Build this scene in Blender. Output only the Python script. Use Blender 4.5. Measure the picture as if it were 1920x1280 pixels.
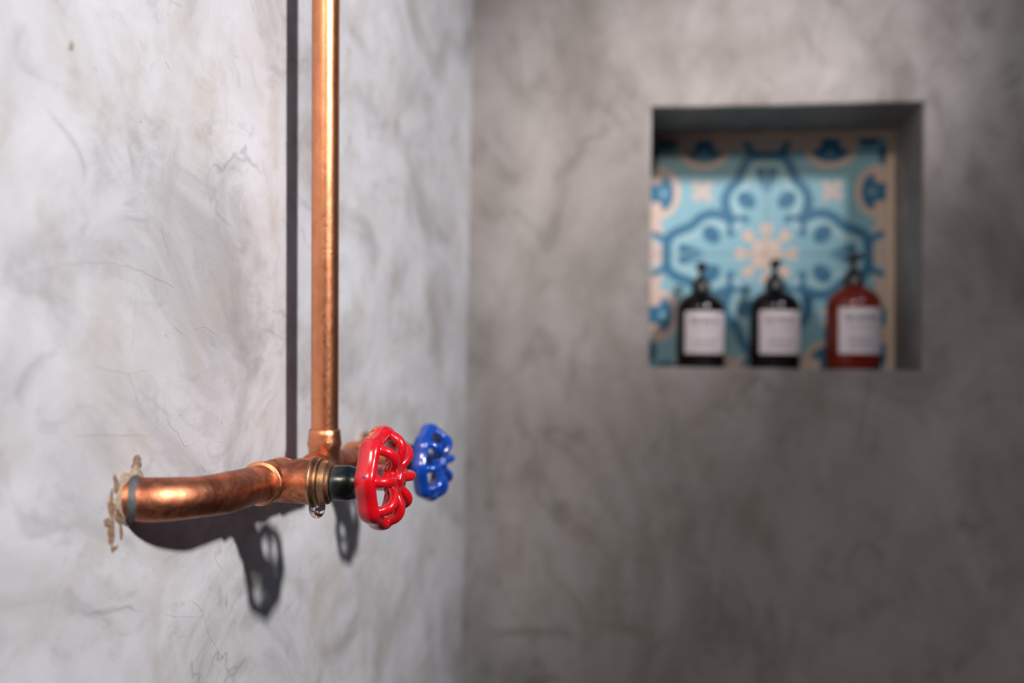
import bpy, bmesh, math, random
from mathutils import Vector, Matrix, noise as mnoise

random.seed(7)
scene = bpy.context.scene
for o in list(bpy.data.objects):
    bpy.data.objects.remove(o)
COL = scene.collection
PI = math.pi

# ---------------------------------------------------------------- camera
CAM = Vector((0.24, 0.0, 1.25))
YAW, PITCH, ROLL = math.radians(7.32), math.radians(2.18), 0.0155
cd = bpy.data.cameras.new('camera'); cam = bpy.data.objects.new('camera', cd); COL.objects.link(cam)
fw = Vector((-math.sin(YAW)*math.cos(PITCH), math.cos(YAW)*math.cos(PITCH), math.sin(PITCH)))
r0 = fw.cross(Vector((0, 0, 1))).normalized(); u0 = r0.cross(fw)
up = u0*math.cos(ROLL) - r0*math.sin(ROLL); rt = r0*math.cos(ROLL) + u0*math.sin(ROLL)
M = Matrix((rt, up, -fw)).transposed().to_4x4(); M.translation = CAM
cam.matrix_world = M
cd.sensor_width = 36.0; cd.lens = 36.0*1867/1920; cd.clip_start = 0.02
cd.dof.use_dof = True; cd.dof.focus_distance = 0.553; cd.dof.aperture_fstop = 4.0
scene.camera = cam

# ---------------------------------------------------------------- light
scene.view_settings.view_transform = 'Standard'
scene.view_settings.look = 'None'
scene.view_settings.exposure = 0.0
scene.view_settings.gamma = 1.0
scene.view_settings.use_curve_mapping = False
W = bpy.data.worlds.new('world'); scene.world = W; W.use_nodes = True
bg = W.node_tree.nodes['Background']
bg.inputs[0].default_value = (0.20, 0.50, 1.0, 1); bg.inputs[1].default_value = 0.38

def spot(name, loc, aim, watts, size, blend, col, soft):
    d = bpy.data.lights.new(name, 'SPOT'); o = bpy.data.objects.new(name, d); COL.objects.link(o)
    o.location = loc
    o.rotation_euler = (Vector(aim)-Vector(loc)).to_track_quat('-Z', 'Y').to_euler()
    d.energy = watts; d.spot_size = math.radians(size); d.spot_blend = blend; d.color = col; d.shadow_soft_size = soft
    return o
spot('track_spotlight', (1.67, -0.72, 2.34), (0.0, 0.58, 1.56), 362, 40, 1.0, (0.985, 0.97, 0.975), 0.075)
spot('track_spotlight', (1.50, -0.66, 2.62), (0.33, 1.374, 1.64), 420, 15, 1.0, (1.0, 0.94, 0.94), 0.14)
spot('back_wall_fill', (0.08, -1.30, 2.30), (0.80, 1.374, 1.10), 82, 75, 1.0, (1.0, 0.88, 0.76), 0.12)  # unseen warm fill, added to lift the darker lower back wall

# ---------------------------------------------------------------- helpers
def setp(o, label=None, cat=None, group=None, kind=None):
    if label: o['label'] = label
    if cat: o['category'] = cat
    if group: o['group'] = group
    if kind: o['kind'] = kind
    return o

def link_mesh(name, verts, faces, m, parent=None, smooth=True):
    me = bpy.data.meshes.new(name); me.from_pydata([tuple(v) for v in verts], [], faces)
    bm = bmesh.new(); bm.from_mesh(me); bmesh.ops.recalc_face_normals(bm, faces=bm.faces); bm.to_mesh(me); bm.free()
    me.update()
    if smooth:
        me.polygons.foreach_set('use_smooth', [True]*len(me.polygons))
        try: me.set_sharp_from_angle(angle=math.radians(42))
        except Exception: pass
    if m: me.materials.append(m)
    o = bpy.data.objects.new(name, me); COL.objects.link(o)
    if parent: o.parent = parent
    return o

def empty(name, loc=(0, 0, 0)):
    o = bpy.data.objects.new(name, None); COL.objects.link(o); o.location = loc; o.empty_display_size = 0.02
    return o

def frame_of(d):
    d = Vector(d).normalized()
    a = Vector((0, 0, 1)) if abs(d.z) < 0.9 else Vector((0, 1, 0))
    u = d.cross(a).normalized(); v = d.cross(u)
    return d, u, v

class MB:
    def __init__(s): s.v = []; s.f = []
    def add(s, v, f):
        n = len(s.v); s.v += [Vector(p) for p in v]; s.f += [tuple(i+n for i in q) for q in f]
    def lathe(s, prof, org, axis, n=40, wob=0.0, sides=None):
        """prof: (t along axis, radius); closes where radius is 0, else open rims are capped"""
        d, u, v = frame_of(axis); org = Vector(org); V = []; F = []
        k = sides or n
        for t, r in prof:
            for i in range(k):
                a = 2*PI*i/k
                rr = r*(1+wob*mnoise.noise(Vector((math.cos(a)*2, math.sin(a)*2, t*150))))
                V.append(org+d*t+(u*math.cos(a)+v*math.sin(a))*rr)
        for j in range(len(prof)-1):
            for i in range(k):
                F.append((j*k+i, j*k+(i+1) % k, (j+1)*k+(i+1) % k, (j+1)*k+i))
        F.append(tuple(range(k))[::-1]); F.append(tuple(range((len(prof)-1)*k, len(prof)*k)))
        s.add(V, F); return s
    def tube(s, pts, radii, n=28, closed=False, wob=0.0, ell=None):
        pts = [Vector(p) for p in pts]; N = len(pts)
        if not isinstance(radii, (list, tuple)): radii = [radii]*N
        V = []; F = []; prev = None
        for i, p in enumerate(pts):
            a = pts[(i-1) % N] if (closed or i > 0) else pts[i]
            b = pts[(i+1) % N] if (closed or i < N-1) else pts[i]
            d = (b-a).normalized()
            if prev is None: _, u, _ = frame_of(d)
            else: u = (prev-d*prev.dot(d)).normalized()
            prev = u; w = d.cross(u)
            for k in range(n):
                an = 2*PI*k/n; rr = radii[i]
                off = u*math.cos(an)*rr+w*math.sin(an)*rr
                if wob: off *= 1+wob*mnoise.noise((p+off)*170)
                V.append(p+off)
        for i in range(N if closed else N-1):
            for k in range(n):
                j = (i+1) % N
                F.append((i*n+k, i*n+(k+1) % n, j*n+(k+1) % n, j*n+k))
        if not closed:
            F.append(tuple(range(n))[::-1]); F.append(tuple(range((N-1)*n, N*n)))
        s.add(V, F); return s
    def box(s, lo, hi):
        x0, y0, z0 = lo; x1, y1, z1 = hi
        s.add([(x0,y0,z0),(x1,y0,z0),(x1,y1,z0),(x0,y1,z0),(x0,y0,z1),(x1,y0,z1),(x1,y1,z1),(x0,y1,z1)],
              [(0,3,2,1),(4,5,6,7),(0,1,5,4),(1,2,6,5),(2,3,7,6),(3,0,4,7)]); return s
    def ball(s, c, r, n=14, sc=(1, 1, 1)):
        c = Vector(c); V = [c+Vector((0, 0, r*sc[2]))]; F = []
        h = n//2
        for j in range(1, h):
            t = PI*j/h
            for i in range(n):
                a = 2*PI*i/n
                V.append(c+Vector((r*sc[0]*math.sin(t)*math.cos(a), r*sc[1]*math.sin(t)*math.sin(a), r*sc[2]*math.cos(t))))
        V.append(c-Vector((0, 0, r*sc[2])))
        for i in range(n): F.append((0, 1+i, 1+(i+1) % n))
        for j in range(h-2):
            for i in range(n):
                a = 1+j*n; F.append((a+i, a+n+i, a+n+(i+1) % n, a+(i+1) % n))
        a = 1+(h-2)*n
        for i in range(n): F.append((a+i, len(V)-1, a+(i+1) % n))
        s.add(V, F); return s
    def build(s, name, m, parent=None, smooth=True): return link_mesh(name, s.v, s.f, m, parent, smooth)

# ---------------------------------------------------------------- materials
def new_mat(name):
    m = bpy.data.materials.new(name); m.use_nodes = True
    nt = m.node_tree; b = nt.nodes['Principled BSDF']
    return m, nt, b
def N(nt, t, **kw):
    n = nt.nodes.new(t)
    for k, v in kw.items():
        if hasattr(n, k): setattr(n, k, v)
        else: n.inputs[k].default_value = v
    return n
def ramp(nt, fac, stops):
    r = nt.nodes.new('ShaderNodeValToRGB'); e = r.color_ramp.elements
    e[0].position, e[0].color = stops[0][0], (*stops[0][1], 1)
    e[1].position, e[1].color = stops[-1][0], (*stops[-1][1], 1)
    for p, c in stops[1:-1]:
        x = e.new(p); x.color = (*c, 1)
    nt.links.new(fac, r.inputs[0]); return r.outputs[0]
def mixc(nt, fac, a, b, mode='MIX'):
    n = nt.nodes.new('ShaderNodeMix'); n.data_type = 'RGBA'; n.blend_type = mode
    for s, x in ((n.inputs[0], fac), (n.inputs[6], a), (n.inputs[7], b)):
        if hasattr(x, 'is_linked'): nt.links.new(x, s)
        elif isinstance(x, (int, float)): s.default_value = x
        else: s.default_value = (*x, 1)
    return n.outputs[2]
def coords(nt, scale=(1, 1, 1), rot=(0, 0, 0)):
    t = nt.nodes.new('ShaderNodeTexCoord'); mp = nt.nodes.new('ShaderNodeMapping')
    mp.inputs['Scale'].default_value = scale; mp.inputs['Rotation'].default_value = rot
    nt.links.new(t.outputs['Object'], mp.inputs[0]); return mp.outputs[0]
def noise(nt, vec, scale, detail=6, rough=0.6, dist=0.0):
    n = nt.nodes.new('ShaderNodeTexNoise')
    n.inputs['Scale'].default_value = scale; n.inputs['Detail'].default_value = detail
    n.inputs['Roughness'].default_value = rough; n.inputs['Distortion'].default_value = dist
    nt.links.new(vec, n.inputs['Vector']); return n.outputs['Fac']

def plaster(name, light, mid, dark, brown, cloud, fine, rough, vein_amt, bump=0.15, stretch=(1, 1, 0.55)):
    m, nt, b = new_mat(name)
    c = coords(nt); cs = coords(nt, stretch, (0.35, 0, 0))
    big = noise(nt, cs, cloud, 7, 0.62, 0.9)
    col = ramp(nt, big, [(0.28, dark), (0.47, mid), (0.66, light)])
    med = noise(nt, cs, cloud*3.2, 8, 0.68, 1.6)
    col = mixc(nt, ramp(nt, med, [(0.52, (0, 0, 0)), (0.72, (vein_amt,)*3)]), col, dark)
    br = noise(nt, c, cloud*1.7, 5, 0.6, 0.6)
    col = mixc(nt, ramp(nt, br, [(0.50, (0, 0, 0)), (0.74, (0.6,)*3)]), col, brown)
    # hairline veins: narrow band of a distorted noise
    ve = noise(nt, cs, cloud*1.2, 4, 0.5, 0.7)
    vm = ramp(nt, ve, [(0.488, (0, 0, 0)), (0.5, (vein_amt*0.7,)*3), (0.512, (0, 0, 0))])
    gate = ramp(nt, noise(nt, c, cloud*1.3, 3, 0.5), [(0.50, (0, 0, 0)), (0.62, (1, 1, 1))])
    col = mixc(nt, mixc(nt, 1.0, vm, gate, 'MULTIPLY'), col, tuple(x*0.55 for x in dark))
    gr = noise(nt, c, fine, 4, 0.7)
    col = mixc(nt, 0.35, col, ramp(nt, gr, [(0.3, (0.40,)*3), (0.7, (0.60,)*3)]), 'OVERLAY')
    nt.links.new(col, b.inputs['Base Color'])
    nt.links.new(ramp(nt, med, [(0.3, (rough-0.08,)*3), (0.7, (rough+0.12,)*3)]), b.inputs['Roughness'])
    bp = nt.nodes.new('ShaderNodeBump'); bp.inputs['Strength'].default_value = bump; bp.inputs['Distance'].default_value = 0.002
    nt.links.new(med, bp.inputs['Height'])
    bp2 = nt.nodes.new('ShaderNodeBump'); bp2.inputs['Strength'].default_value = bump*0.8; bp2.inputs['Distance'].default_value = 0.0004
    nt.links.new(gr, bp2.inputs['Height']); nt.links.new(bp.outputs[0], bp2.inputs['Normal'])
    nt.links.new(bp2.outputs[0], b.inputs['Normal'])
    return m
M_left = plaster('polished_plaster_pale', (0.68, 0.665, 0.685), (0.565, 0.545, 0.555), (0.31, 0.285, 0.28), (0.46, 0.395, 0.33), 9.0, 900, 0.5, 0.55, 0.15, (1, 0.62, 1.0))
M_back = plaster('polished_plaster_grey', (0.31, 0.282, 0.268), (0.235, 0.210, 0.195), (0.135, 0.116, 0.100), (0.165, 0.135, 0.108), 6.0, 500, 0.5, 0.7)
M_floor = plaster('floor_plaster', (0.12, 0.11, 0.10), (0.09, 0.083, 0.077), (0.06, 0.055, 0.05), (0.075, 0.063, 0.05), 5.0, 500, 0.5, 0.4)

def plain(name, col, rough=0.5, metal=0.0, coat=0.0, var=0.0, nscale=200, bump=0.0, spec=0.5):
    m, nt, b = new_mat(name)
    b.inputs['Roughness'].default_value = rough; b.inputs['Metallic'].default_value = metal
    b.inputs['Coat Weight'].default_value = coat; b.inputs['Coat Roughness'].default_value = 0.08
    b.inputs['Specular IOR Level'].default_value = spec
    c = coords(nt); n = noise(nt, c, nscale, 5, 0.6)
    nt.links.new(ramp(nt, n, [(0.3, tuple(x*(1-var) for x in col)), (0.7, tuple(min(1, x*(1+var)) for x in col))]), b.inputs['Base Color'])
    if bump:
        bp = nt.nodes.new('ShaderNodeBump'); bp.inputs['Strength'].default_value = bump; bp.inputs['Distance'].default_value = 0.0006
        nt.links.new(n, bp.inputs['Height']); nt.links.new(bp.outputs[0], b.inputs['Normal'])
    return m

def copper(name, clean, tarn, dark, lo, hi, r0, r1, verdigris=0.0):
    m, nt, b = new_mat(name)
    b.inputs['Metallic'].default_value = 1.0
    c = coords(nt)
    a = noise(nt, c, 55, 7, 0.65, 0.8); f = noise(nt, c, 420, 5, 0.7); s = noise(nt, c, 1500, 3, 0.7)
    col = ramp(nt, a, [(lo, clean), (hi, tarn)])
    col = mixc(nt, ramp(nt, f, [(0.52, (0, 0, 0)), (0.72, (0.55,)*3)]), col, dark)
    if verdigris:
        g = noise(nt, c, 120, 5, 0.6, 1.0)
        gm = ramp(nt, g, [(0.66, (0, 0, 0)), (0.74, (verdigris,)*3)])
        col = mixc(nt, gm, col, (0.10, 0.20, 0.19))
    nt.links.new(col, b.inputs['Base Color'])
    nt.links.new(ramp(nt, f, [(0.3, (r0,)*3), (0.7, (r1,)*3)]), b.inputs['Roughness'])
    bp = nt.nodes.new('ShaderNodeBump'); bp.inputs['Strength'].default_value = 0.22; bp.inputs['Distance'].default_value = 0.0004
    nt.links.new(s, bp.inputs['Height'])
    bp2 = nt.nodes.new('ShaderNodeBump'); bp2.inputs['Strength'].default_value = 0.25; bp2.inputs['Distance'].default_value = 0.0012
    nt.links.new(a, bp2.inputs['Height']); nt.links.new(bp.outputs[0], bp2.inputs['Normal'])
    nt.links.new(bp2.outputs[0], b.inputs['Normal'])
    return m
M_riser = copper('copper_bright', (0.82, 0.34, 0.17), (0.66, 0.25, 0.12), (0.50, 0.19, 0.095), 0.35, 0.68, 0.26, 0.40)
M_fit = copper('copper_aged', (0.68, 0.25, 0.125), (0.30, 0.098, 0.055), (0.16, 0.065, 0.038), 0.38, 0.58, 0.34, 0.52, 0.7)
M_brass = copper('brass_worn', (0.50, 0.30, 0.17), (0.30, 0.17, 0.095), (0.16, 0.09, 0.05), 0.35, 0.65, 0.30, 0.45)
M_nut = plain('nut_blackened_steel', (0.075, 0.08, 0.075), 0.28, 0.9, 0, 0.5, 260, 0.15)
M_red = plain('red_enamel', (0.52, 0.004, 0.010), 0.22, 0, 0.6, 0.06, 120, 0.10)
M_blue = plain('blue_enamel', (0.003, 0.045, 0.30), 0.22, 0, 0.6, 0.06, 120, 0.10)
M_mortar = plain('mortar', (0.30, 0.23, 0.165), 0.9, 0, 0, 0.35, 500, 0.8)
M_solder = plain('solder_grey', (0.075, 0.075, 0.078), 0.6, 0.3, 0, 0.35, 400, 0.4)
M_crack = plain('crack_line', (0.27, 0.23, 0.20), 0.9, 0, 0, 0.25, 300)
M_stain = plain('rust_stain', (0.27, 0.145, 0.065), 0.85, 0, 0, 0.45, 350, 0.4)
def ragged(m, scale, lo, hi):
    nt = m.node_tree; n = noise(nt, coords(nt), scale, 5, 0.7)
    nt.links.new(ramp(nt, n, [(lo, (0, 0, 0)), (hi, (1, 1, 1))]), nt.nodes['Principled BSDF'].inputs['Alpha'])
ragged(M_stain, 300, 0.24, 0.60)
M_spot = plain('spot_brown', (0.33, 0.28, 0.24), 0.85, 0, 0, 0.3, 300)
M_grout = plain('cream_grout', (0.60, 0.46, 0.36), 0.8, 0, 0, 0.08, 100)
M_seam = plain('grey_grout', (0.30, 0.31, 0.36), 0.8, 0, 0, 0.08, 100)
M_bdark = plain('bottle_dark_amber', (0.006, 0.0035, 0.003), 0.10, 0, 0.0, 0.1, 40, 0, 0.35)
M_bred = plain('bottle_red_amber', (0.15, 0.014, 0.006), 0.14, 0, 0.0, 0.1, 40, 0, 0.4)
M_pump = plain('pump_black', (0.010, 0.011, 0.012), 0.4, 0, 0, 0.1, 60)
M_paper = plain('label_paper', (0.66, 0.58, 0.60), 0.6, 0, 0, 0.03, 60)
M_ink = plain('ink_black', (0.012, 0.012, 0.018), 0.7)
M_ink2 = plain('ink_grey', (0.25, 0.23, 0.25), 0.7)
def water():
    m, nt, b = new_mat('water'); b.inputs['Transmission Weight'].default_value = 1; b.inputs['IOR'].default_value = 1.33
    b.inputs['Roughness'].default_value = 0.0; b.inputs['Base Color'].default_value = (1, 1, 1, 1); return m
M_water = water()
def tile_mat():
    m, nt, b = new_mat('encaustic_tile')
    a = nt.nodes.new('ShaderNodeVertexColor'); a.layer_name = 'print'
    n = noise(nt, coords(nt), 60, 5, 0.6)
    col = mixc(nt, 0.25, a.outputs[0], ramp(nt, n, [(0.3, (0.42,)*3), (0.7, (0.58,)*3)]), 'OVERLAY')
    nt.links.new(col, b.inputs['Base Color']); b.inputs['Roughness'].default_value = 0.45
    return m
M_tile = tile_mat()

# ---------------------------------------------------------------- the room
XR, YR, YB, ZT = 2.15, -1.7, 1.374, 2.75
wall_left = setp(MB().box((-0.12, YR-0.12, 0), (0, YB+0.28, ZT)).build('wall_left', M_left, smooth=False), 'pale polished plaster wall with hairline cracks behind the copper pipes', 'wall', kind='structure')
wall_right = setp(MB().box((XR, YR-0.12, 0), (XR+0.12, YB+0.28, ZT)).build('wall_right', M_floor, smooth=False), 'plain dark grey plaster wall facing the copper pipes', 'wall', kind='structure')
wall_front = setp(MB().box((0, YR-0.12, 0), (XR, YR, ZT)).build('wall_front', M_floor, smooth=False), 'plain dark grey plaster wall facing the tiled niche', 'wall', kind='structure')
floor = setp(MB().box((-0.12, YR-0.12, -0.1), (XR+0.12, YB+0.28, 0)).build('floor', M_floor, smooth=False), 'grey plaster shower floor', 'floor', kind='structure')

# back wall with the niche opening; hand-trowelled, slightly wavy rounded lip
NX0, NX1, NZ0, NZ1, ND = 0.253, 0.6115, 1.270, 1.6275, 0.16
def niche_wall():
    bm = bmesh.new()
    X = [0.0, NX0, NX1, XR]; Z = [0.0, NZ0, NZ1, ZT]
    g = {(i, j): bm.verts.new((X[i], YB, Z[j])) for i in range(4) for j in range(4)}
    for i in range(3):
        for j in range(3):
            if (i, j) != (1, 1): bm.faces.new((g[i, j], g[i+1, j], g[i+1, j+1], g[i, j+1]))
    rim = [g[1, 1], g[2, 1], g[2, 2], g[1, 2]]
    inner = [bm.verts.new((v.co.x, YB+ND, v.co.z)) for v in rim]
    for k in range(4): bm.faces.new((rim[k], rim[(k+1) % 4], inner[(k+1) % 4], inner[k]))
    bm.faces.new(inner)
    # outer shell gives the wall its thickness
    yo = YB+0.28
    o = [bm.verts.new(p) for p in ((0, yo, 0), (XR, yo, 0), (XR, yo, ZT), (0, yo, ZT))]
    bm.faces.new(o)
    bot = [g[i, 0] for i in range(4)]; top = [g[i, 3] for i in range(4)]
    lef = [g[0, j] for j in range(4)]; rig = [g[3, j] for j in range(4)]
    bm.faces.new(bot+[o[1], o[0]]); bm.faces.new(top+[o[2], o[3]])
    bm.faces.new(lef+[o[3], o[0]]); bm.faces.new(rig+[o[2], o[1]])
    bmesh.ops.recalc_face_normals(bm, faces=bm.faces)
    re = [e for e in bm.edges if set(e.verts) <= set(rim)]
    bmesh.ops.subdivide_edges(bm, edges=re, cuts=14)
    bm.verts.ensure_lookup_table()
    re = [e for e in bm.edges if all(abs(v.co.y-YB) < 1e-6 for v in e.verts) and
          all(NX0-1e-5 <= v.co.x <= NX1+1e-5 and NZ0-1e-5 <= v.co.z <= NZ1+1e-5 for v in e.verts)]
    for v in {v for e in re for v in e.verts}:
        w = mnoise.noise(v.co*23)*0.0016
        if abs(v.co.z-NZ1) < 1e-5 or abs(v.co.z-NZ0) < 1e-5: v.co.z += w
        else: v.co.x += w
    bmesh.ops.bevel(bm, geom=re, offset=0.0035, segments=3, profile=0.5, affect='EDGES')
    me = bpy.data.meshes.new('wall_back'); bm.to_mesh(me); bm.free(); me.materials.append(M_back)
    ob = bpy.data.objects.new('wall_back', me); COL.objects.link(ob); return ob
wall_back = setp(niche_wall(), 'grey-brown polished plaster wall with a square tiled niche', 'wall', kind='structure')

# cracks, spots and rust marks on the pale wall (thin marks with a shape of their own)
def ribbon(name, pts, w, m, parent, seed=0, sub=6):
    P = [Vector((0, *p)) for p in pts]; Q = []
    for a, b in zip(P, P[1:]):
        for k in range(sub): Q.append(a.lerp(b, k/sub))
    Q.append(P[-1]); n = len(Q); V = []; F = []
    for i, q in enumerate(Q):
        d = (Q[min(i+1, n-1)]-Q[max(i-1, 0)]).normalized(); s = Vector((0, -d.z, d.y))
        q = q+s*mnoise.noise(q*160+Vector((seed, 0, 0)))*0.0012
        t = i/(n-1); ww = w*(0.25+0.75*math.sin(PI*min(1, max(0, t*0.94+0.03))))*(0.75+0.8*abs(mnoise.noise(q*220)))
        V += [q-s*ww+Vector((-0.0004, 0, 0)), q+Vector((0.00012, 0, 0)), q+s*ww+Vector((-0.0004, 0, 0))]
    for i in range(n-1):
        a = i*3; F += [(a, a+1, a+4, a+3), (a+1, a+2, a+5, a+4)]
    return link_mesh(name, V, F, m, parent)
CRACKS = [
  ([(0.3476, 1.2821), (0.3671, 1.2897), (0.3929, 1.2961), (0.4158, 1.2995), (0.4366, 1.3005), (0.4542, 1.2997), (0.4762, 1.2969), (0.4880, 1.2945)], .55),
  ([(0.4163, 1.2526), (0.4323, 1.2511), (0.4445, 1.2495), (0.4499, 1.2436), (0.4545, 1.2346)], .5),
  ([(0.4445, 1.2495), (0.4535, 1.2508), (0.4640, 1.2517)], .4),
  ([(0.4833, 1.2271), (0.4956, 1.2197), (0.5053, 1.2119), (0.5097, 1.2110), (0.5199, 1.2144)], .5),
  ([(0.4011, 1.2227), (0.4413, 1.2212), (0.4643, 1.2200), (0.4777, 1.2247), (0.4833, 1.2271)], .4),
  ([(0.5201, 1.1274), (0.5326, 1.1188), (0.5357, 1.1137), (0.5433, 1.1029), (0.5532, 1.0929), (0.5682, 1.0812)], .7),
  ([(0.5326, 1.1188), (0.5337, 1.1230)], .8),
  ([(0.5356, 1.1152), (0.5141, 1.1199), (0.4894, 1.1264)], .3),
  ([(0.4718, 1.3221), (0.4778, 1.3167), (0.4817, 1.3104)], .35),
  ([(0.4892, 1.2738), (0.5016, 1.2711), (0.5097, 1.2741), (0.5275, 1.2767), (0.5455, 1.2716)], .3),
  ([(0.5541, 1.2539), (0.5569, 1.2446)], .3),
  ([(0.4492, 1.2973), (0.4490, 1.2755), (0.4469, 1.2601)], .3),
  ([(0.5477, 1.1456), (0.5554, 1.1390), (0.5602, 1.1351)], .35),
  ([(0.5254, 1.2006), (0.5319, 1.1956)], .35),
  ([(0.4814, 1.2394), (0.4810, 1.2272)], .35),
  ([(0.4065, 1.3847), (0.4096, 1.3833)], .5),
  ([(0.4723, 1.4083), (0.4770, 1.4062)], .35),
  ([(0.5814, 1.4484), (0.5895, 1.4292)], .35),
  ([(0.4948, 1.1150), (0.4941, 1.1070)], .5),
]
for i, (p, w) in enumerate(CRACKS): ribbon('crack', p, w*0.001*0.75, M_crack, wall_left, i)

def blob(name, c, ry, rz, m, parent, seed, rag=0.35, rot=0.0, n=36, h=0.0005):
    V = [Vector((h, c[0], c[1]))]; F = []
    for ring, s, hh in ((0, 0.7, h), (1, 1.0, -0.0003)):
        for i in range(n):
            a = 2*PI*i/n
            k = s*(1+rag*mnoise.noise(Vector((math.cos(a)*1.6, math.sin(a)*1.6, seed*3.7)))+rag*0.5*mnoise.noise(Vector((math.cos(a)*4, math.sin(a)*4, seed))))
            y, z = ry*k*math.cos(a), rz*k*math.sin(a)
            V.append(Vector((hh, c[0]+y*math.cos(rot)-z*math.sin(rot), c[1]+y*math.sin(rot)+z*math.cos(rot))))
    for i in range(n):
        j = (i+1) % n; F += [(0, 1+i, 1+j), (1+i, 1+n+i, 1+n+j, 1+j)]
    return link_mesh(name, V, F, m, parent)
blob('wall_spot', (0.3885, 1.3881), 0.0024, 0.0030, M_spot, wall_left, 1, h=0.0003)
for i, c in enumerate(((0.4807, 1.2698), (0.5524, 1.2221), (0.4999, 1.2285), (0.449, 1.3715))):
    blob('wall_spot', c, 0.0005, 0.0005, M_spot, wall_left, 2+i, h=0.0003)
for i, (c, a, b, r) in enumerate((((0.4548, 1.2045), 0.0040, 0.0052, 0.1), ((0.4330, 1.1890), 0.0024, 0.0070, 0.1), ((0.4300, 1.1815), 0.0030, 0.0022, -0.3),
                                  ((0.4345, 1.1760), 0.0013, 0.0062, 0.0), ((0.4368, 1.1690), 0.0028, 0.0015, 0.1), ((0.4318, 1.1755), 0.0010, 0.0042, 0.1),
                                  ((0.4420, 1.1765), 0.0012, 0.0046, 0.2), ((0.4400, 1.1830), 0.0048, 0.0026, -0.6), ((0.4370, 1.1980), 0.0022, 0.0040, 0.4))):
    setp(blob('rust_stain', c, a*1.35, b*1.2, M_stain, wall_left, 11+i, 0.6, r), 'brown rust stain on the plaster by the pipe')
# rough mortar patch where the pipe enters the wall
mo = MB().lathe([(-0.004, 0.0150), (0.0006, 0.0138), (0.0020, 0.0122), (0.0024, 0.0095)], (0, 0.4500, 1.1910), (1, 0, 0), 48, 0.25).build('mortar_patch', M_mortar, wall_left)
setp(mo, 'crumbly grey mortar around the pipe hole')
mo2 = MB().lathe([(-0.004, 0.0150), (0.0006, 0.0138), (0.0020, 0.0122), (0.0024, 0.0095)], (0, 0.8500, 1.1890), (1, 0, 0), 48, 0.25).build('mortar_patch', M_mortar, wall_left)

# ---------------------------------------------------------------- niche tiles
TS = 0.1735; TCX, TCZ = 0.4270, 1.4440
DARK, LIGHT, PALE, CREAM, DEEP = (0.0, 0.115, 0.225), (0.185, 0.385, 0.46), (0.36, 0.52, 0.55), (0.56, 0.42, 0.35), (0.0, 0.075, 0.165)
def sm(e, d): # 1 inside (d<0), soft edge e
    return max(0.0, min(1.0, 0.5-d/e))
def seg(u, v, a, b):
    ax, ay = a; bx, by = b; dx, dy = bx-ax, by-ay
    t = max(0, min(1, ((u-ax)*dx+(v-ay)*dy)/max(1e-12, dx*dx+dy*dy)))
    return math.hypot(u-ax-t*dx, v-ay-t*dy)
def curve(pts, k=5):
    out = []
    for i in range(len(pts)-1):
        p0 = pts[max(i-1, 0)]; p1 = pts[i]; p2 = pts[i+1]; p3 = pts[min(i+2, len(pts)-1)]
        for j in range(k):
            t = j/k
            out.append(tuple(0.5*((2*p1[c])+(-p0[c]+p2[c])*t+(2*p0[c]-5*p1[c]+4*p2[c]-p3[c])*t*t+(-p0[c]+3*p1[c]-3*p2[c]+p3[c])*t**3) for c in (0, 1)))
    out.append(pts[-1]); return out
OUTL = curve([(-0.02, 0.855), (0.07, 0.855), (0.145, 0.835), (0.195, 0.77), (0.225, 0.69), (0.25, 0.635)], 3)+curve([(0.25, 0.635), (0.31, 0.575), (0.348, 0.50), (0.350, 0.42), (0.325, 0.35), (0.298, 0.305)], 3)
HOOK = curve([(0.31, 0.325), (0.26, 0.305), (0.215, 0.315), (0.178, 0.300)], 3)
TAIL = [(0.10, 0.855), (0.145, 0.90), (0.175, 0.965)]
LOBE = [(0, 0.855)]+OUTL+[(0, 0.0)]
def dpoly(u, v, P): return min(seg(u, v, a, b) for a, b in zip(P, P[1:]))
def inside(u, v, P):
    c = False; j = len(P)-1
    for i in range(len(P)):
        (xi, yi), (xj, yj) = P[i], P[j]
        if (yi > v) != (yj > v) and u < (xj-xi)*(v-yi)/(yj-yi)+xi: c = not c
        j = i
    return c
def lerpc(a, b, t): return tuple(x+(y-x)*t for x, y in zip(a, b))
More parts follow.
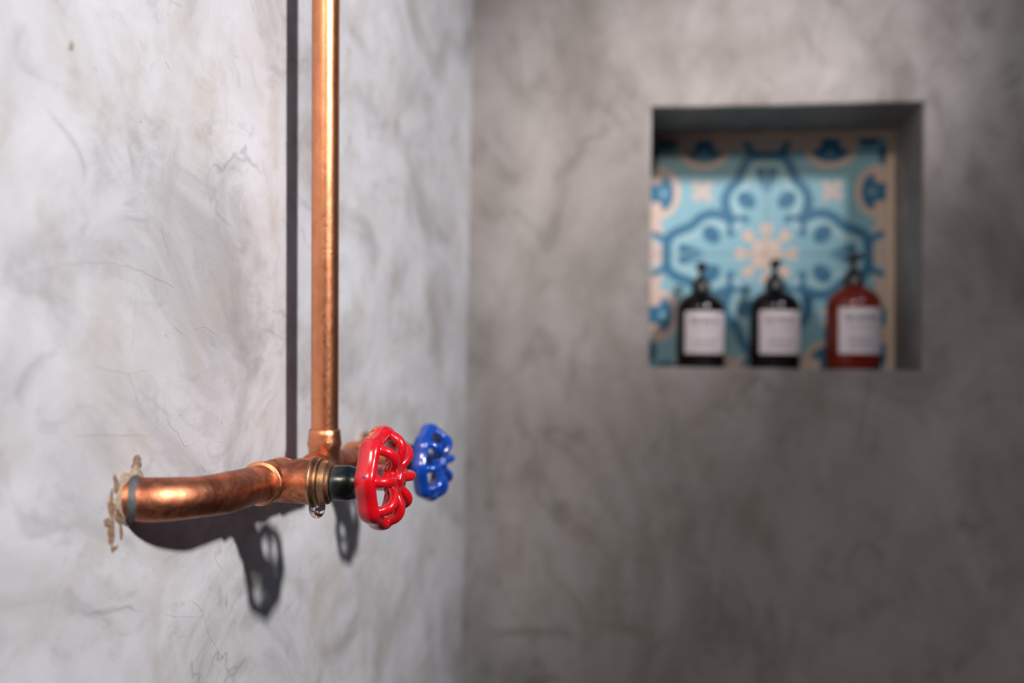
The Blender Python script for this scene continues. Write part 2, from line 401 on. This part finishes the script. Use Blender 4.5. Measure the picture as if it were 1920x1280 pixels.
def print_colour(U, V):
    e = 0.012
    u, v = (U, V) if V >= U else (V, U)      # mirrored about the diagonal
    col = LIGHT
    do = dpoly(u, v, OUTL); ins = inside(u, v, LOBE)
    if ins:
        col = lerpc(col, PALE, sm(0.03, abs(do-0.085)-0.018)*0.8)
    else:
        # cream ring and dark flower on the tile edge
        ex, ey = (u-0.535), (v-0.945)
        d = (math.hypot(ex/0.235, ey/0.205)-1)*0.2
        col = lerpc(col, CREAM, sm(e, d))
        d2 = (math.hypot(ex/0.205, ey/0.172)-1)*0.18
        edge = max(d, v-0.0)
        # cream field between the rosette and the edge flower
        d3 = max(abs(u-0.245)-0.105, 0.905+0.25*(u-0.245)-v)
        col = lerpc(col, CREAM, sm(e, d3))
        dome = max((math.hypot(ex/0.155, (v-0.89)/0.095)-1)*0.1, v-0.905)
        cap = max(abs(ex)-0.078-max(0, 0.93-v)*0.9, 0.885-v, v-1.02)
        dd = min(dome, cap)
        col = lerpc(col, DARK, sm(e, dd))
        col = lerpc(col, LIGHT, sm(e*1.5, math.hypot(ex, v-0.885)-0.026))
        # half disc on the edge
        col = lerpc(col, CREAM, sm(e, math.hypot(u, v-1.0)-0.118))
        col = lerpc(col, LIGHT, sm(e*2, abs(math.hypot(u, v-1.0)-0.06)-0.010)*0.5)
        # corner leaf
        dl = (math.hypot((u-0.855)/0.095, (v-1.0)/0.062)-1)*0.06
        col = lerpc(col, DEEP, sm(e, dl))
        # little cross
        a, b = abs(u+v-1.10)/1.414, abs(u-v)/1.414
        dx = min(max(a-0.010-b*0.30, b-0.100), max(b-0.010-a*0.30, a-0.100))
        col = lerpc(col, CREAM, sm(e, dx))
    # rosette interior
    if u < 0.13:
        w = max(u-0.092*max(0, (v-0.52)/0.22)**0.7, 0.009-u, v-0.765+0.6*abs(u-0.05))
        col = lerpc(col, DARK, sm(e, w))
    # side drop
    px, py = u-0.175, v-0.475
    ca, sa = math.cos(0.75), math.sin(0.75)
    lx, ly = px*ca+py*sa, -px*sa+py*ca
    t = (lx+0.10)/0.18
    dr = abs(ly)-0.098*math.sqrt(max(0, t))*max(0, 1-t)**0.45*1.35 if 0 < t < 1 else 0.05
    col = lerpc(col, DARK, sm(e, dr))
    # blue outline, hook and tail
    col = lerpc(col, DARK, sm(e, do-0.041))
    col = lerpc(col, DARK, sm(e, dpoly(u, v, HOOK)-0.022))
    col = lerpc(col, DARK, sm(e, math.hypot(u-0.178, v-0.300)-0.036))
    col = lerpc(col, DARK, sm(e, dpoly(u, v, TAIL)-0.026))
    # cream star
    rr = math.hypot(u, v); an = math.atan2(v, u)
    k = (an/(PI/4)); k = (k-round(k))*(PI/4)
    st = min(rr-0.125, abs(rr*math.sin(k))-0.020 if rr < 0.22 else 1, math.hypot(rr*math.cos(k)-0.218, rr*math.sin(k))-0.050)
    col = lerpc(col, CREAM, sm(e, st))
    return col
def tile_mesh():
    n = 132; g = 0.0006; V = []; F = []; C = []
    for j in range(n+1):
        for i in range(n+1):
            u, v = i/n, j/n
            V.append((g+u*(TS-2*g), 0, g+v*(TS-2*g))); C.append(print_colour(u, v))
    for j in range(n):
        for i in range(n):
            a = j*(n+1)+i; F.append((a, a+1, a+n+2, a+n+1))
    ring = [i for i in range(n+1)]+[(j+1)*(n+1)-1 for j in range(1, n+1)]+[n*(n+1)+i for i in range(n-1, -1, -1)]+[j*(n+1) for j in range(n-1, 0, -1)]
    base = len(V)
    for r in ring: V.append((V[r][0], 0.007, V[r][2])); C.append(C[r])
    L = len(ring)
    for k in range(L): F.append((ring[k], base+k, base+(k+1) % L, ring[(k+1) % L]))
    F.append(tuple(range(base, base+L)))
    me = bpy.data.meshes.new('tile'); me.from_pydata(V, [], F)
    ca = me.color_attributes.new('print', 'FLOAT_COLOR', 'POINT')
    ca.data.foreach_set('color', [x for c in C for x in (*c, 1.0)])
    me.materials.append(M_tile); me.update(); return me
tm = tile_mesh()
YT = YB+ND-0.009
for k in range(4):
    t = bpy.data.objects.new('tile', tm); COL.objects.link(t)
    t.location = (TCX, YT, TCZ); t.rotation_euler = (0, k*PI/2, 0); t.parent = wall_back
MB().box((TCX-TS, YT+0.0015, TCZ-TS), (TCX+TS, YB+ND+0.002, TCZ+TS)).build('grout_bed', M_seam, wall_back, smooth=False)
g = MB(); g.box((TCX+TS+0.0003, YT+0.0005, NZ0), (NX1+0.001, YB+ND+0.002, NZ1)); g.box((NX0-0.001, YT+0.0005, TCZ+TS+0.0003), (TCX+TS, YB+ND+0.002, NZ1))
setp(g.build('grout_strip', M_grout, wall_back, smooth=False), 'cream grout strip beside the tiles')

# ---------------------------------------------------------------- bottles
def bottle(loc, sc, m_body, turn, pump_turn, label, ls):
    root = setp(empty('pump_bottle', loc), label, 'bottle', 'pump bottles in the niche')
    root.scale = (sc, sc, sc); R = 0.0347
    MB().lathe([(0, R-0.004), (0.0012, R-0.0012), (0.004, R), (0.086, R), (0.092, R-0.0008), (0.098, R-0.0036), (0.1035, R-0.0085), (0.1075, R-0.0145),
                (0.1105, R-0.0200), (0.1125, R-0.0225), (0.1175, 0.0118), (0.1190, 0.0110)], (0, 0, 0), (0, 0, 1), 48).build('body', m_body, root)
    cl = MB()
    n = 48; V = []; F = []
    cl.lathe([(0.1125, 0.0135), (0.1130, 0.0140), (0.1215, 0.0138), (0.1255, 0.0122), (0.1300, 0.0085), (0.1335, 0.0058), (0.1345, 0.0045)], (0, 0, 0), (0, 0, 1), 36).build('collar', M_pump, root)
    ph = MB().lathe([(0.1340, 0.0036), (0.1425, 0.0036), (0.1432, 0.0062), (0.1440, 0.0070), (0.1520, 0.0068), (0.1545, 0.0056), (0.1552, 0.003)], (0, 0, 0), (0, 0, 1), 28)
    d = Vector((math.sin(pump_turn), -math.cos(pump_turn), 0))
    ph.tube([Vector((0, 0, 0.1500)), d*0.012+Vector((0, 0, 0.1502)), d*0.024+Vector((0, 0, 0.1492)), d*0.030+Vector((0, 0, 0.1465))], [0.0042, 0.0038, 0.0032, 0.0028], 16)
    ph.build('pump_head', M_pump, root)
    def patch(a0, a1, z0, z1, r, t=0.0003):
        k = max(2, int((a1-a0)/0.08)); V = []; F = []
        for i in range(k+1):
            a = a0+(a1-a0)*i/k+turn
            for rr in (r, r+t):
                for z in (z0, z1): V.append((rr*math.sin(a), -rr*math.cos(a), z))
        for i in range(k):
            b = i*4; c = b+4
            F += [(b+2, c+2, c+3, b+3), (b, b+1, c+1, c), (b, c, c+2, b+2), (b+1, b+3, c+3, c+1)]
        F += [(0, 2, 3, 1), (k*4, k*4+1, k*4+3, k*4+2)]
        return V, F
    m = MB(); m.add(*patch(-0.95, 1.0, 0.021, 0.081, R+0.0001)); lab = m.build('label', M_paper, root)
    # blurred heading and small print on the label
    rnd = random.Random(ls); tx = MB(); a = -0.66
    while a < 0.62:
        w = rnd.uniform(0.055, 0.095)
        h = rnd.uniform(0.0082, 0.0095)
        tx.add(*patch(a, a+w*0.32, 0.0625, 0.0625+h, R+0.0004, 0.0001))
        tx.add(*patch(a+w*0.32, a+w*0.8, 0.0625+rnd.choice((0, h*0.4, h*0.75)), 0.0625+rnd.choice((h*0.8, h)), R+0.0004, 0.0001))
        a += w+0.03
    setp(tx.build('lettering', M_ink, lab), 'bold dark heading')
    sp = MB()
    for z in (0.056, 0.0525, 0.042, 0.0385, 0.035, 0.0315, 0.028):
        a = -0.55
        e = rnd.uniform(0.2, 0.5)
        while a < e:
            w = rnd.uniform(0.05, 0.18); sp.add(*patch(a, a+w, z, z+0.0016, R+0.0004, 0.0001)); a += w+0.04
    setp(sp.build('small_print', M_ink2, lab), 'rows of fine grey print')
    return root
LZ = NZ0
bottle((0.3275, 1.470, LZ), 1.0, M_bdark, 0.20, 0.15, 'near-black pump bottle at the end of the niche row closest to the copper pipes', 1)
bottle((0.4312, 1.460, LZ), 1.02, M_bdark, 0.20, 0.1, 'near-black pump bottle between another dark bottle and the red-amber one', 2)
bottle((0.5340, 1.430, LZ), 1.05, M_bred, 0.20, 0.15, 'translucent red-amber pump bottle beside the niche side wall', 3)

# ---------------------------------------------------------------- copper pipework
PX, PZ = 0.032, 1.190
RF, RT = 0.01025, 0.0090
pipes = setp(empty('copper_pipe', (PX, 0.646, PZ)), 'bright copper riser pipe rising from a tee and elbows on the pale wall', 'pipe')
def under(o, p):
    o.parent = p; o.matrix_parent_inverse = Matrix.Translation(-p.location); return o
YTEE = 0.6470
rb = Vector((PX, YTEE, PZ)); rtp = Vector((PX, 0.573, 2.35))
rd = (rtp-rb).normalized()
riser = MB().tube([rb+rd*0.012, rb+rd*0.1, rb+rd*0.3, rb+rd*0.6, rtp], RT, 40).build('riser_pipe', M_riser); under(riser, pipes)
tee = MB()
tee.lathe([(-0.0215, RF), (-0.0210, RF+0.0004), (-0.015, RF+0.0004), (-0.012, RF+0.0001), (0.012, RF+0.0001), (0.015, RF+0.0004), (0.0210, RF+0.0004), (0.0215, RF)], (PX, YTEE, PZ), (0, 1, 0), 40, 0.02)
under(tee.build('tee_fitting', M_fit), pipes)
cup = MB().lathe([(0.002, RF), (0.0118, RF+0.0003), (0.0150, RF+0.0010), (0.0175, RF+0.0006), (0.0215, RF+0.0003), (0.0243, RF+0.0001), (0.0250, RF-0.0004), (0.0254, RT+0.0001)], rb, rd, 48, 0.03)
cup.ball(rb+rd*0.0165+Vector((0.005, -0.0094, 0)), 0.0017, 10)
under(setp(cup.build('socket_joint', M_riser), 'swaged copper socket with a solder bead'), pipes)

def arc_path(sgn, y_wall, y_run0, y_run1):
    """stub out of the wall, long-sweep elbow, then a run along the wall"""
    P = [(-0.012, y_wall-sgn*0.006, PZ+0.0005), (0.0015, y_wall-sgn*0.001, PZ+0.0005)]
    A = Vector((0.004, y_wall, PZ)); B = Vector((PX, y_run0, PZ))
    c1 = A+Vector((0.020, sgn*0.006, 0)); c2 = B-Vector((0, sgn*0.020, 0))
    for k in range(1, 15):
        t = k/15; P.append(A*(1-t)**3+c1*3*t*(1-t)**2+c2*3*t*t*(1-t)+B*t**3)
    P += [B, (PX, y_run1, PZ)]
    return P
def elbow(sgn, y_wall, y_run0, y_sock, name):
    P = arc_path(sgn, y_wall, y_run0, y_sock)
    n = len(P); R = []
    for i in range(n):
        t = i/(n-1)
        R.append(RF+0.0001+0.00030*math.sin(t*9.0))
    R[-1] = RF; R[-2] = RF+0.0003
    e = MB().tube(P, R, 44, wob=0.02).build(name, M_fit); under(e, pipes)
    # tarnished solder ring at the wall
    d = (Vector(P[3])-Vector(P[1])).normalized()
    s = MB().lathe([(-0.001, RF+0.0008), (0.001, RF+0.0010), (0.0022, RF+0.0006), (0.0032, RF+0.0001)], P[1], d, 44, 0.05).build('solder_ring', M_solder)
    under(s, pipes)
elbow(1, 0.4500, 0.4960, 0.5400, 'elbow')
elbow(-1, 0.8500, 0.8000, 0.7500, 'elbow')
for a, b in ((0.560, 0.632), (0.662, 0.730)):
    under(MB().tube([(PX, a, PZ), (PX, b, PZ)], RT, 36).build('link_pipe', M_fit), pipes)

# ---------------------------------------------------------------- valves
def wheel_mesh(m, name, spin):
    w = MB(); R = 0.0242
    n = 120; pts = []; rad = []
    for i in range(n):
        a = 2*PI*i/n
        q = (0.5+0.5*math.cos(8*a))**1.2
        rr = R+0.0014*q
        pts.append((0.0, rr*math.cos(a), rr*math.sin(a))); rad.append(0.0035+0.0004*q)
    for dx, k in ((-0.0027, 0.88), (-0.0018, 0.95), (-0.0009, 1.0), (0.0, 1.02), (0.0009, 1.0), (0.0018, 0.95), (0.0027, 0.88)):
        w.tube([(p[0]+dx, p[1], p[2]) for p in pts], [r*k for r in rad], 14, closed=True)
    for k in range(8):       # spokes bowed forward of the hub
        a = 2*PI*k/8
        c, s = math.cos(a), math.sin(a)
        P = curve([(0.0010, 0.0245), (0.0060, 0.0235), (0.0100, 0.0208), (0.0114, 0.0165), (0.0102, 0.0120), (0.0084, 0.0085), (0.0076, 0.0040)], 3)
        w.tube([(x, r*c, r*s) for x, r in P], [0.0029]*4+[0.0030]*(len(P)-4), 14)
    w.lathe([(0.0030, 0.0080), (0.0040, 0.0096), (0.0096, 0.0096), (0.0110, 0.0080)], (0, 0, 0), (1, 0, 0), 32)
    w.lathe([(-0.0065, 0.0064), (-0.0055, 0.0074), (0.0060, 0.0074)], (0, 0, 0), (1, 0, 0), 32, sides=8)
    o = w.build(name, m)
    for mod, kw in (('REMESH', dict(mode='VOXEL', voxel_size=0.00042, use_smooth_shade=True)), ('SMOOTH', dict(factor=0.5, iterations=10))):
        x = o.modifiers.new(mod.lower(), mod)
        for k, v in kw.items(): setattr(x, k, v)
    return o

def valve(y, wheel_x, m_wheel, spin, tilt, label, wl, chip):
    root = setp(empty('shut_off_valve', (PX, y, PZ)), label, 'valve')
    def add(mb, name, m, lab=None, par=None):
        o = mb.build(name, m); o.parent = par or root
        if lab: o['label'] = lab
        return o
    b = MB()
    b.lathe([(-0.0175, 0.0112), (-0.0165, 0.0117), (-0.0100, 0.0116), (-0.006, 0.0118), (0.006, 0.0118), (0.0100, 0.0116), (0.0165, 0.0117), (0.0175, 0.0112)], (0, 0, 0), (0, 1, 0), 44, 0.02)
    b.ball((0.001, 0, 0), 0.0123, 28)
    b.lathe([(0.000, 0.0121), (0.010, 0.0122), (0.0170, 0.0124), (0.0215, 0.0126), (0.0240, 0.0130)], (0, 0, 0), (1, 0, 0), 44, 0.015)
    body = add(b, 'valve_body', M_fit)
    for s in (-1, 1):
        add(MB().lathe([(-0.0011, 0.0116), (-0.0006, 0.0123), (0.0006, 0.0123), (0.0013, 0.0116)], (0, s*0.0170, 0), (0, 1, 0), 44, 0.015), 'socket_rim', M_riser, None, body)
    add(MB().lathe([(0.0238, 0.0118), (0.0243, 0.0140), (0.0258, 0.0144), (0.0266, 0.0138), (0.0270, 0.0129), (0.0276, 0.0131), (0.0284, 0.0138), (0.0296, 0.0136), (0.0302, 0.0124)], (0, 0, 0), (1, 0, 0), 48, 0.025), 'collar', M_brass, 'brown wet brass collar')
    add(MB().lathe([(0.0298, 0.0118), (0.0304, 0.0125), (0.0340, 0.0123), (0.0348, 0.0112), (0.0356, 0.0104), (0.0362, 0.0106), (0.0368, 0.0098)], (0, 0, 0), (1, 0, 0), 44, 0.02, sides=None), 'bonnet', M_brass)
    x0 = 0.0366; x1 = min(x0+0.0140, wheel_x-PX-0.005)
    nut = MB().lathe([(x0, 0.0090), (x0+0.0006, 0.0100), (x0+0.0095, 0.0100), (x0+0.0105, 0.0094), (x1, 0.0088)], (0, 0, 0), (1, 0, 0), 44)
    add(nut, 'packing_nut', M_nut, 'blackened steel packing nut')
    xl = wheel_x-PX
    add(MB().lathe([(0.03, 0.0032), (xl+0.010, 0.0032)], (0, 0, 0), (1, 0, 0), 20), 'stem', M_nut)
    w = wheel_mesh(m_wheel, 'hand_wheel', spin); w.parent = root
    w.location = (xl, 0, 0.0035 if y < 0.6 else -0.003); w.rotation_euler = (spin, 0, tilt); w.rotation_mode = 'XYZ'
    w['label'] = wl
    sc = MB().lathe([(0.0102, 0.0046), (0.0120, 0.0046), (0.0130, 0.0036), (0.0132, 0.0020)], (0, 0, 0), (1, 0, 0), 24, sides=6)
    add(sc, 'retaining_nut', m_wheel, None, w)
    if chip:
        add(MB().ball((0.0008, -0.0291, 0.0030), 0.0008, 12, (1, 0.5, 1)), 'paint_chip', M_blue, 'tiny blue paint fleck', w)
    return root, w
vr, wr = valve(0.5500, 0.0965, M_red, 0.0, -0.10, 'copper shut-off valve with a glossy red spoked hand wheel', 'glossy red cast hand wheel', True)
vb, wb = valve(0.7350, 0.0850, M_blue, 0.12, -0.10, 'copper shut-off valve with a glossy blue spoked hand wheel', 'glossy blue cast hand wheel', False)

# hanging water drop under the red valve's collar
dp = MB().lathe([(-0.0044, 0.0008), (-0.0040, 0.0020), (-0.0030, 0.0032), (-0.0014, 0.0041), (0.0006, 0.0046), (0.0024, 0.0047), (0.0044, 0.0044)], (PX+0.0276, 0.5490, PZ-0.0158), (0, 0, 1), 28)
setp(dp.build('water_drop', M_water), 'clear water drop hanging under the brass collar of the red valve', 'water drop')
